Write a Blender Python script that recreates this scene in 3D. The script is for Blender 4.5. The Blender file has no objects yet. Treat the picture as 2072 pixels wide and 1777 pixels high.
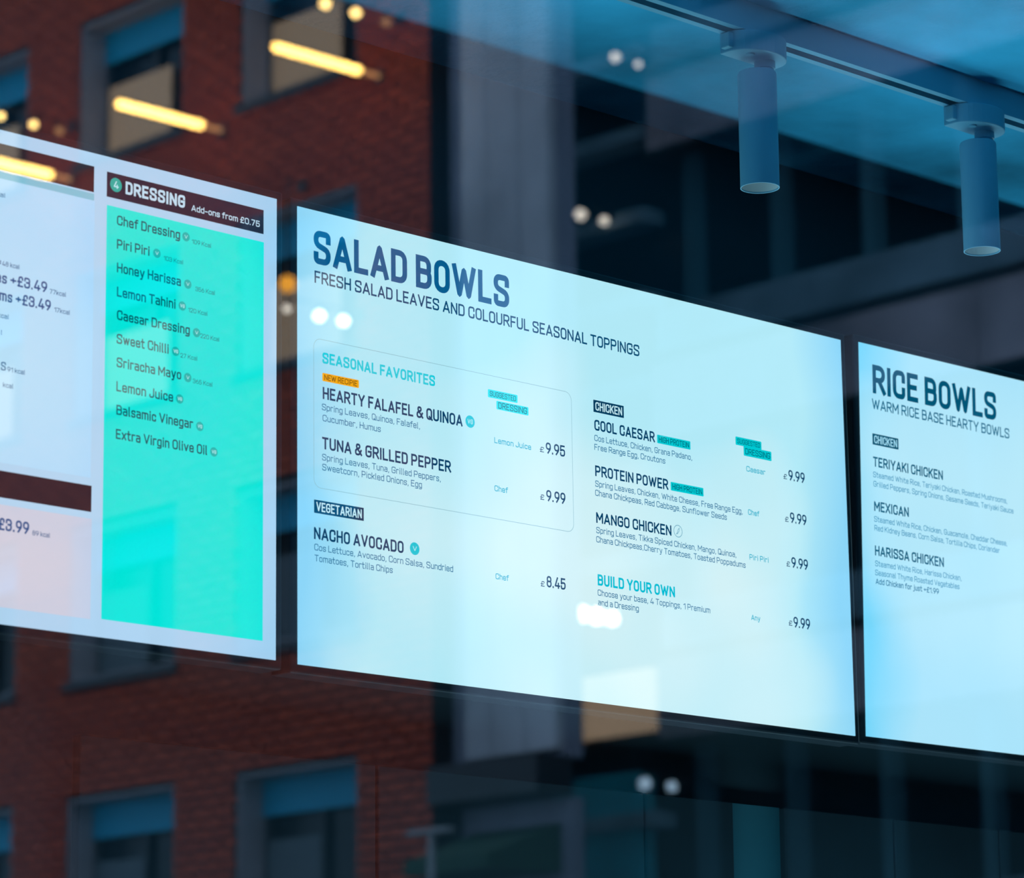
import bpy, bmesh, math, random
from mathutils import Vector, Matrix

random.seed(7)
SC = bpy.context.scene
COL = SC.collection

# ------------------------------------------------------------------ camera
F_PX = 6922.4                       # focal length in pixels of the 2072 x 1777 frame
YAW, PITCH, ROLL = 0.76273287, 0.21869089, -0.0100881
EYE = Vector((0.0, 0.0, 1.6))
fwd = Vector((math.sin(YAW) * math.cos(PITCH), math.cos(YAW) * math.cos(PITCH), math.sin(PITCH)))
rgt0 = Vector((math.cos(YAW), -math.sin(YAW), 0.0))
up0 = rgt0.cross(fwd)
rgt = rgt0 * math.cos(ROLL) + up0 * math.sin(ROLL)
upv = -rgt0 * math.sin(ROLL) + up0 * math.cos(ROLL)
cam_d = bpy.data.cameras.new('camera')
cam = bpy.data.objects.new('camera', cam_d)
COL.objects.link(cam)
cam_d.sensor_fit = 'HORIZONTAL'
cam_d.sensor_width = 36.0
cam_d.lens = F_PX / 2072 * 36.0
cam_d.clip_start = 0.05
cam_d.clip_end = 300
cam.matrix_world = Matrix(((rgt.x, upv.x, -fwd.x, EYE.x), (rgt.y, upv.y, -fwd.y, EYE.y),
                           (rgt.z, upv.z, -fwd.z, EYE.z), (0, 0, 0, 1)))
cam_d.dof.use_dof = True
cam_d.dof.focus_distance = 4.75
cam_d.dof.aperture_fstop = 7.0
SC.camera = cam

# ------------------------------------------------------------------ sky, exposure
world = bpy.data.worlds.new('overcast_dusk_sky')
SC.world = world
world.use_nodes = True
wn = world.node_tree
wn.nodes.clear()
wo = wn.nodes.new('ShaderNodeOutputWorld')
wb = wn.nodes.new('ShaderNodeBackground')
wb.inputs['Color'].default_value = (0.40, 0.66, 1.0, 1)
wb.inputs['Strength'].default_value = 3.1
wn.links.new(wb.outputs[0], wo.inputs[0])
SC.view_settings.view_transform = 'Standard'
SC.view_settings.look = 'None'
SC.view_settings.gamma = 1.0
SC.view_settings.exposure = 0.0
SC.view_settings.use_curve_mapping = False
SC.cycles.use_denoising = True
SC.cycles.max_bounces = 8
SC.cycles.transparent_max_bounces = 12
SC.cycles.sample_clamp_indirect = 6.0

# ------------------------------------------------------------------ added unseen light below the screens, brightens ceiling and track
ld = bpy.data.lights.new('added_fill_light', 'AREA')
ld.shape = 'RECTANGLE'; ld.size = 2.3; ld.size_y = .12; ld.energy = 19; ld.color = (.45, .82, 1.0)
lo = bpy.data.objects.new('added_fill_light', ld); COL.objects.link(lo)
lo.location = (4.05, 3.22, 1.15); lo.rotation_euler = (math.pi + .12, 0, 0)

# ------------------------------------------------------------------ helpers
def tag(o, label=None, cat=None, group=None, kind=None):
    if label: o['label'] = label
    if cat: o['category'] = cat
    if group: o['group'] = group
    if kind: o['kind'] = kind
    return o

def empty(name, loc=(0, 0, 0), parent=None):
    o = bpy.data.objects.new(name, None)
    o.empty_display_size = 0.05
    o.location = loc
    COL.objects.link(o)
    if parent: o.parent = parent
    return o

class MB:
    """collects boxes, tubes and flat faces, builds ONE mesh object"""
    def __init__(s): s.v = []; s.f = []
    def quad(s, *p):
        n = len(s.v); s.v += [tuple(q) for q in p]; s.f.append(tuple(range(n, n + len(p)))); return s
    def box(s, x0, x1, y0, y1, z0, z1):
        n = len(s.v)
        s.v += [(x0, y0, z0), (x1, y0, z0), (x1, y1, z0), (x0, y1, z0), (x0, y0, z1), (x1, y0, z1), (x1, y1, z1), (x0, y1, z1)]
        s.f += [tuple(n + i for i in q) for q in ((0, 3, 2, 1), (4, 5, 6, 7), (0, 1, 5, 4), (1, 2, 6, 5), (2, 3, 7, 6), (3, 0, 4, 7))]
        return s
    def lathe(s, prof, c=(0, 0, 0), axis='z', seg=48, closed=False):
        """prof: (radius, height) list"""
        n = len(s.v)
        for r, h in prof:
            for i in range(seg):
                a = 2 * math.pi * i / seg
                p = (r * math.cos(a), r * math.sin(a), h)
                if axis == 'x': p = (h, r * math.cos(a), r * math.sin(a))
                if axis == 'y': p = (r * math.sin(a), h, r * math.cos(a))
                s.v.append((c[0] + p[0], c[1] + p[1], c[2] + p[2]))
        for k in range(len(prof) - 1):
            for i in range(seg):
                j = (i + 1) % seg
                s.f.append((n + k * seg + i, n + k * seg + j, n + (k + 1) * seg + j, n + (k + 1) * seg + i))
        if prof[0][0] > 1e-6 and not closed: s.f.append(tuple(n + i for i in reversed(range(seg))))
        if prof[-1][0] > 1e-6 and not closed: s.f.append(tuple(n + (len(prof) - 1) * seg + i for i in range(seg)))
        return s
    def prism(s, pts, z0, z1):
        """pts: counter-clockwise x,y outline"""
        n = len(s.v); k = len(pts)
        s.v += [(x, y, z0) for x, y in pts] + [(x, y, z1) for x, y in pts]
        s.f.append(tuple(n + i for i in reversed(range(k))))
        s.f.append(tuple(n + k + i for i in range(k)))
        for i in range(k):
            j = (i + 1) % k
            s.f.append((n + i, n + j, n + k + j, n + k + i))
        return s
    def mesh(s, name, mat):
        me = bpy.data.meshes.new(name)
        me.from_pydata(s.v, [], s.f)
        me.update()
        if mat: me.materials.append(mat)
        return me
    def build(s, name, mat, parent=None, bevel=0, smooth=False):
        me = s.mesh(name, mat)
        o = bpy.data.objects.new(name, me)
        COL.objects.link(o)
        if parent: o.parent = parent
        if smooth:
            me.polygons.foreach_set('use_smooth', [True] * len(me.polygons))
            me.set_sharp_from_angle(angle=math.radians(40))
        if bevel:
            b = o.modifiers.new('edge', 'BEVEL'); b.width = bevel; b.segments = 2; b.limit_method = 'ANGLE'
        return o

def principled(name, col, rough=0.6, metal=0.0, spec=0.5, noise=None, bump=None, emit=None):
    """noise=(scale, amount, detail): colour mottling; bump=(scale, strength)"""
    m = bpy.data.materials.new(name)
    m.use_nodes = True
    nt = m.node_tree; n = nt.nodes; l = nt.links
    b = n['Principled BSDF']
    b.inputs['Base Color'].default_value = (*col, 1)
    b.inputs['Roughness'].default_value = rough
    b.inputs['Metallic'].default_value = metal
    b.inputs['Specular IOR Level'].default_value = spec
    tc = n.new('ShaderNodeTexCoord')
    if noise:
        t = n.new('ShaderNodeTexNoise'); t.inputs['Scale'].default_value = noise[0]; t.inputs['Detail'].default_value = noise[2]
        l.new(tc.outputs['Object'], t.inputs['Vector'])
        mr = n.new('ShaderNodeMapRange'); mr.inputs['From Min'].default_value = .3; mr.inputs['From Max'].default_value = .7
        mr.inputs['To Min'].default_value = 1 - noise[1]; mr.inputs['To Max'].default_value = 1 + noise[1]
        l.new(t.outputs['Fac'], mr.inputs['Value'])
        mx = n.new('ShaderNodeVectorMath'); mx.operation = 'SCALE'; mx.inputs[0].default_value = col
        l.new(mr.outputs[0], mx.inputs['Scale']); l.new(mx.outputs[0], b.inputs['Base Color'])
    if bump:
        t2 = n.new('ShaderNodeTexNoise'); t2.inputs['Scale'].default_value = bump[0]; t2.inputs['Detail'].default_value = 6
        l.new(tc.outputs['Object'], t2.inputs['Vector'])
        bp = n.new('ShaderNodeBump'); bp.inputs['Strength'].default_value = bump[1]; bp.inputs['Distance'].default_value = .02
        l.new(t2.outputs['Fac'], bp.inputs['Height']); l.new(bp.outputs[0], b.inputs['Normal'])
    if emit:
        b.inputs['Emission Color'].default_value = (*emit[0], 1); b.inputs['Emission Strength'].default_value = emit[1]
    return m

_em = {}
def emission(name, col, strength=1.0):
    k = (name, col, strength)
    if k not in _em:
        m = bpy.data.materials.new(name); m.use_nodes = True
        n = m.node_tree.nodes; n.clear()
        o = n.new('ShaderNodeOutputMaterial'); e = n.new('ShaderNodeEmission')
        e.inputs[0].default_value = (*col, 1); e.inputs[1].default_value = strength
        m.node_tree.links.new(e.outputs[0], o.inputs[0])
        _em[k] = m
    return _em[k]

def srgb(r, g, b):
    f = lambda c: (c / 255 / 12.92) if c / 255 <= 0.04045 else ((c / 255 + 0.055) / 1.055) ** 2.4
    return (f(r), f(g), f(b))

def lit_panel(name, edge, main, bright, strength=1.12, blot=2.2, bright_at=(0.5, 0.3)):
    """a backlit picture area: colours (sRGB) of its edge, its field and its brightest patch, with uneven backlight"""
    m = bpy.data.materials.new(name); m.use_nodes = True
    nt = m.node_tree; n = nt.nodes; l = nt.links; n.clear()
    out = n.new('ShaderNodeOutputMaterial'); em = n.new('ShaderNodeEmission'); em.inputs[1].default_value = strength
    l.new(em.outputs[0], out.inputs[0])
    tc = n.new('ShaderNodeTexCoord'); sep = n.new('ShaderNodeSeparateXYZ'); l.new(tc.outputs['Generated'], sep.inputs[0])
    def math_(op, a, b=None, clamp=False):
        q = n.new('ShaderNodeMath'); q.operation = op; q.use_clamp = clamp
        for i, x in enumerate((a, b)):
            if x is None: continue
            if isinstance(x, (int, float)): q.inputs[i].default_value = x
            else: l.new(x, q.inputs[i])
        return q.outputs[0]
    ns = n.new('ShaderNodeTexNoise'); ns.inputs['Scale'].default_value = blot; ns.inputs['Detail'].default_value = 1.5
    l.new(tc.outputs['Object'], ns.inputs['Vector'])
    nz = math_('SUBTRACT', ns.outputs['Fac'], 0.5)
    # distance to the nearest left/right edge
    dx = math_('MINIMUM', sep.outputs['X'], math_('SUBTRACT', 1.0, sep.outputs['X']))
    e = math_('ADD', math_('MULTIPLY', dx, 9.0), math_('MULTIPLY', nz, 1.2), True)
    bx = math_('MULTIPLY', math_('SUBTRACT', sep.outputs['X'], bright_at[0]), 1.9)
    by = math_('MULTIPLY', math_('SUBTRACT', sep.outputs['Y'], bright_at[1]), 1.9)
    r2 = math_('ADD', math_('MULTIPLY', bx, bx), math_('MULTIPLY', by, by))
    br = math_('ADD', math_('SUBTRACT', 0.85, r2), math_('MULTIPLY', nz, 2.4), True)
    m1 = n.new('ShaderNodeMix'); m1.data_type = 'RGBA'; l.new(e, m1.inputs[0])
    m1.inputs[6].default_value = (*srgb(*edge), 1); m1.inputs[7].default_value = (*srgb(*main), 1)
    m2 = n.new('ShaderNodeMix'); m2.data_type = 'RGBA'; l.new(br, m2.inputs[0])
    l.new(m1.outputs[2], m2.inputs[6]); m2.inputs[7].default_value = (*srgb(*bright), 1)
    l.new(m2.outputs[2], em.inputs[0])
    return m
# ------------------------------------------------------------------ condensed monoline lettering
# glyph: (width, [stroke, ...]); stroke: (closed, [(x, y[, corner radius]), ...]) in cap heights, x 0..1 of the centre-line width
K = .215
def _O(y0=0, y1=1, r=K): return (True, [(0, y0, r), (0, y1, r), (1, y1, r), (1, y0, r)])
X = .70
GL = {
 'A': (.46, [(0, [(0, 0), (.5, 1), (1, 0)]), (0, [(.16, .26, 0, 'n'), (.84, .26, 0, 'n')])]),
 'B': (.40, [(1, [(0, 0), (0, 1), (.95, 1, K), (.95, .53, .12), (.6, .53, 0), (0, .53)]), (0, [(0, .53), (1, .53, .14), (1, 0, K), (0, 0)])]),
 'C': (.40, [(0, [(1, .70), (1, 1, K), (0, 1, K), (0, 0, K), (1, 0, K), (1, .30)])]),
 'D': (.40, [(1, [(0, 0), (0, 1), (1, 1, K), (1, 0, K)])]),
 'E': (.34, [(0, [(1, 1), (0, 1), (0, 0), (1, 0)]), (0, [(0, .51), (.85, .51)])]),
 'F': (.33, [(0, [(1, 1), (0, 1), (0, 0)]), (0, [(0, .50), (.85, .50)])]),
 'G': (.41, [(0, [(1, .78), (1, 1, K), (0, 1, K), (0, 0, K), (1, 0, K), (1, .48), (.5, .48)])]),
 'H': (.40, [(0, [(0, 0), (0, 1)]), (0, [(1, 0), (1, 1)]), (0, [(0, .51), (1, .51)])]),
 'I': (0, [(0, [(0, 0), (0, 1)])]),
 'J': (.33, [(0, [(1, 1), (1, 0, K), (0, 0, K), (0, .26)])]),
 'K': (.40, [(0, [(0, 0), (0, 1)]), (0, [(1, 1), (0, .36)]), (0, [(.36, .60, 0, 'n'), (1, 0)])]),
 'L': (.32, [(0, [(0, 1), (0, 0), (1, 0)])]),
 'M': (.54, [(0, [(0, 0), (0, 1), (.5, .30), (1, 1), (1, 0)])]),
 'N': (.42, [(0, [(0, 0), (0, 1), (1, 0), (1, 1)])]),
 'O': (.40, [_O()]),
 'P': (.40, [(0, [(0, 0), (0, 1), (1, 1, K), (1, .44, K), (0, .44)])]),
 'Q': (.40, [_O(), (0, [(.55, .22), (1.12, -.04)])]),
 'R': (.40, [(0, [(0, 0), (0, 1), (1, 1, K), (1, .47, K), (0, .47)]), (0, [(.5, .47, 0, 'n'), (1.05, 0)])]),
 'S': (.41, [(0, [(1, .77), (1, 1, K), (0, 1, K), (0, .60, .13), (1, .42, .13), (1, 0, K), (0, 0, K), (0, .23)])]),
 'T': (.40, [(0, [(0, 1), (1, 1)]), (0, [(.5, 1), (.5, 0)])]),
 'U': (.40, [(0, [(0, 1), (0, 0, K), (1, 0, K), (1, 1)])]),
 'V': (.45, [(0, [(0, 1), (.5, 0), (1, 1)])]),
 'W': (.70, [(0, [(0, 1), (.26, 0), (.5, .92), (.74, 0), (1, 1)])]),
 'X': (.44, [(0, [(0, 0), (1, 1)]), (0, [(0, 1), (1, 0)])]),
 'Y': (.44, [(0, [(0, 1), (.5, .42), (1, 1)]), (0, [(.5, .42), (.5, 0)])]),
 'Z': (.38, [(0, [(0, 1), (1, 1), (0, 0), (1, 0)])]),
 '&': (.46, [(0, [(1.05, 0), (.18, .70, .08), (.18, 1, .13), (.74, 1, .13), (.74, .70, .08), (0, .42, .1), (0, 0, .16), (.68, 0, .16), (1.0, .42)])]),
 'a': (.30, [(0, [(.02, X, .1), (1, X, .14), (1, 0)]), (0, [(1, .40), (0, .40, .13), (0, 0, .13), (1, 0, .08), (1, .2)])]),
 'b': (.30, [(0, [(0, 1), (0, 0)]), (1, [(0, 0), (0, X), (1, X, .15), (1, 0, .15)])]),
 'c': (.28, [(0, [(1, X - .17), (1, X, .14), (0, X, .15), (0, 0, .15), (1, 0, .14), (1, .17)])]),
 'd': (.30, [(0, [(1, 1), (1, 0)]), (1, [(1, 0), (1, X), (0, X, .15), (0, 0, .15)])]),
 'e': (.30, [(0, [(0, .35), (1, .35), (1, X, .15), (0, X, .15), (0, 0, .15), (1, 0, .13), (1, .12)])]),
 'f': (.20, [(0, [(1.1, 1), (.35, 1, .14), (.35, 0)]), (0, [(-.1, X), (1, X)])]),
 'g': (.30, [(1, [(1, 0), (1, X), (0, X, .15), (0, 0, .15)]), (0, [(1, .2), (1, -.26, .15), (0, -.26)])]),
 'h': (.30, [(0, [(0, 1), (0, 0)]), (0, [(0, X - .1), (0, X, 0), (1, X, .15), (1, 0)])]),
 'i': (0, [(0, [(0, X), (0, 0)]), (0, [(0, .99), (0, .94)])]),
 'j': (.08, [(0, [(1, X), (1, -.26, .12), (-.6, -.26)]), (0, [(1, .99), (1, .94)])]),
 'k': (.28, [(0, [(0, 1), (0, 0)]), (0, [(1, X), (0, .26)]), (0, [(.3, .42, 0, 'n'), (1.02, 0)])]),
 'l': (.05, [(0, [(0, 1), (0, 0, .09), (1.3, 0)])]),
 'm': (.52, [(0, [(0, X), (0, 0)]), (0, [(0, X), (.5, X, .13), (.5, 0)]), (0, [(.5, X), (1, X, .13), (1, 0)])]),
 'n': (.30, [(0, [(0, X), (0, 0)]), (0, [(0, X), (1, X, .15), (1, 0)])]),
 'o': (.30, [_O(0, X, .15)]),
 'p': (.30, [(0, [(0, X), (0, -.26)]), (1, [(0, 0), (0, X), (1, X, .15), (1, 0, .15)])]),
 'q': (.30, [(0, [(1, X), (1, -.26)]), (1, [(1, 0), (1, X), (0, X, .15), (0, 0, .15)])]),
 'r': (.20, [(0, [(0, X), (0, 0)]), (0, [(0, X), (1.05, X)])]),
 's': (.27, [(0, [(1, X - .12), (1, X, .12), (0, X, .12), (0, .40, .08), (1, .30, .08), (1, 0, .12), (0, 0, .12), (0, .12)])]),
 't': (.20, [(0, [(.3, 1), (.3, 0, .13), (1.05, 0)]), (0, [(-.2, X), (1, X)])]),
 'u': (.30, [(0, [(0, X), (0, 0, .15), (1, 0, .02), (1, X)]), (0, [(1, .1), (1, 0)])]),
 'v': (.32, [(0, [(0, X), (.5, 0), (1, X)])]),
 'w': (.50, [(0, [(0, X), (.26, 0), (.5, X), (.74, 0), (1, X)])]),
 'x': (.30, [(0, [(0, 0), (1, X)]), (0, [(0, X), (1, 0)])]),
 'y': (.32, [(0, [(0, X), (.5, 0)]), (0, [(1, X), (.38, -.28), (.1, -.28)])]),
 'z': (.26, [(0, [(0, X), (1, X), (0, 0), (1, 0)])]),
 '0': (.40, [_O()]),
 '1': (.20, [(0, [(0, .78), (1, 1), (1, 0)])]),
 '2': (.38, [(0, [(0, .72), (0, 1, K), (1, 1, K), (1, .58, .12), (0, 0), (1, 0)])]),
 '3': (.38, [(0, [(0, .74), (0, 1, K), (1, 1, K), (1, .53, .13), (.4, .53)]), (0, [(.4, .53), (1, .53, .13), (1, 0, K), (0, 0, K), (0, .27)])]),
 '4': (.42, [(0, [(.55, 1), (0, .2), (1.05, .2)]), (0, [(.78, .46), (.78, 0)])]),
 '5': (.38, [(0, [(.92, 1), (.04, 1), (0, .50), (.3, .60, .05), (1, .60, K), (1, 0, K), (0, 0, K), (0, .25)])]),
 '6': (.38, [(1, [(0, 0, K), (0, .6, K), (1, .6, K), (1, 0, K)]), (0, [(0, .3), (0, .55, .1), (.6, 1)])]),
 '7': (.36, [(0, [(0, 1), (1, 1), (.3, 0)])]),
 '8': (.38, [(1, [(.03, .53, .13), (.03, 1, K), (.97, 1, K), (.97, .53, .13)]), (1, [(0, 0, K), (0, .53, .14), (1, .53, .14), (1, 0, K)])]),
 '9': (.38, [(1, [(0, .4, K), (0, 1, K), (1, 1, K), (1, .4, K)]), (0, [(1, .7), (1, .45, .1), (.4, 0)])]),
 '£': (.38, [(0, [(.98, .74), (.98, 1, .17), (.26, 1, .17), (.26, .1, .08), (0, 0), (1, 0)]), (0, [(-.02, .48), (.75, .48)])]),
 '+': (.36, [(0, [(0, .45), (1, .45)]), (0, [(.5, .26), (.5, .64)])]),
 '-': (.22, [(0, [(0, .38), (1, .38)])]),
 '.': (0, [(0, [(0, .0), (0, .03)])]),
 ',': (.04, [(0, [(1, .03), (0, -.14)])]),
}

def _path(closed, pts, sx, t):
    """corner-rounded centre line; open ends pushed out by half a stroke stay inside the 0..1 box because the box is inset"""
    P = []
    n = len(pts)
    co = [Vector((p[0] * sx, t / 2 + p[1] * (1 - t))) for p in pts]
    for i, p in enumerate(pts):
        r = p[2] if len(p) > 2 else 0
        if r and (closed or 0 < i < n - 1):
            a, b, c = co[i - 1], co[i], co[(i + 1) % n]
            d1, d2 = (a - b), (c - b)
            l1, l2 = d1.length, d2.length
            q = min(r, l1 * .5, l2 * .5)
            # ellipse-like corner by a quadratic curve lifted towards the corner
            s, e = b + d1 / l1 * q, b + d2 / l2 * q
            for k in range(6):
                u = k / 5
                w0, w1, w2 = (1 - u) ** 2, 2 * u * (1 - u) * .8, u * u
                P.append((s * w0 + b * w1 + e * w2) / (w0 + w1 + w2))
        else:
            P.append(co[i].copy())
    Q = [P[0]]
    for p in P[1:]:
        if (p - Q[-1]).length > 1e-5: Q.append(p)
    if closed and (Q[0] - Q[-1]).length < 1e-5: Q.pop()
    return Q

def _ribbon(V, Fc, closed, Q, t, cap0, cap1, place):
    """a stroke of width t along Q; at sharp corners it breaks into overlapping bars with a filled corner"""
    h = t / 2
    n = len(Q)
    if closed: Q = list(Q) + [Q[0]]
    Q = list(Q)
    if not closed:
        if cap0: Q[0] = Q[0] - (Q[1] - Q[0]).normalized() * h
        if cap1: Q[-1] = Q[-1] + (Q[-1] - Q[-2]).normalized() * h
    m = len(Q)
    D = [(Q[i + 1] - Q[i]).normalized() for i in range(m - 1)]
    N = [Vector((-d.y, d.x)) for d in D]
    def off(i, j, sgn):                       # offset point at vertex i for the bar j
        o = None
        if 0 < i < m - 1: o = N[i - 1] if j == i else N[i]
        elif closed: o = N[-1] if i == 0 else N[0]
        k = N[j]
        if o is not None and k.dot(o) > -.2:
            b = (k + o).normalized()
            return Q[i] + b * (sgn * h / max(b.dot(k), .3))
        return Q[i] + k * (sgn * h)
    for j in range(m - 1):
        base = len(V)
        for p in (off(j, j, 1), off(j, j, -1), off(j + 1, j, -1), off(j + 1, j, 1)): V.append(place(p))
        Fc.append((base, base + 1, base + 2, base + 3))
        if j + 1 < m - 1 and N[j].dot(N[j + 1]) <= -.2:
            sg = -1 if D[j].cross(D[j + 1]) > 0 else 1
            base = len(V)
            tip = (D[j] - D[j + 1]).normalized() * h
            for p in (Q[j + 1], Q[j + 1] + N[j] * sg * h, Q[j + 1] + tip, Q[j + 1] + N[j + 1] * sg * h): V.append(place(p))
            Fc.append((base, base + 1, base + 2, base + 3))

def lettering(name, text, u0, v, u1, cap, weight, mat, parent, z, gap=.09, space=.32, label=None):
    """one line of text on a screen: baseline at v (mm down), from u0 to u1 (mm), cap height in mm"""
    t = weight
    adv = []; x = 0
    for ch in text:
        if ch == ' ': adv.append(x); x += space - gap; continue
        adv.append(x); x += GL[ch][0] + t + gap
    total = x - gap
    sx = (u1 - u0) / (total * cap)            # horizontal fit
    V, Fc = [], []
    for ch, a in zip(text, adv):
        if ch == ' ': continue
        w, strokes = GL[ch]
        w2 = w * sx + t * (sx - 1)            # the stroke keeps its weight, only the skeleton is condensed
        w2 = max(w2, 0 if w < .06 else w * sx * .6)
        if w <= .06: w2 = w
        off = a * sx + (t / 2 if w > .06 else t * sx / 2)
        place = lambda p: ((u0 + (off + p.x) * cap) / 1000, (-v + p.y * cap) / 1000, z)
        for closed, pts in strokes:
            Q = _path(closed, pts, w2, t)
            if len(Q) < 2: continue
            _ribbon(V, Fc, closed, Q, t, len(pts[0]) < 4, len(pts[-1]) < 4, place)
    me = bpy.data.meshes.new(name)
    me.from_pydata(V, [], Fc); me.update()
    me.materials.append(mat)
    o = bpy.data.objects.new(name, me)
    COL.objects.link(o)
    o.parent = parent
    if label: o['label'] = label
    return o
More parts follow.
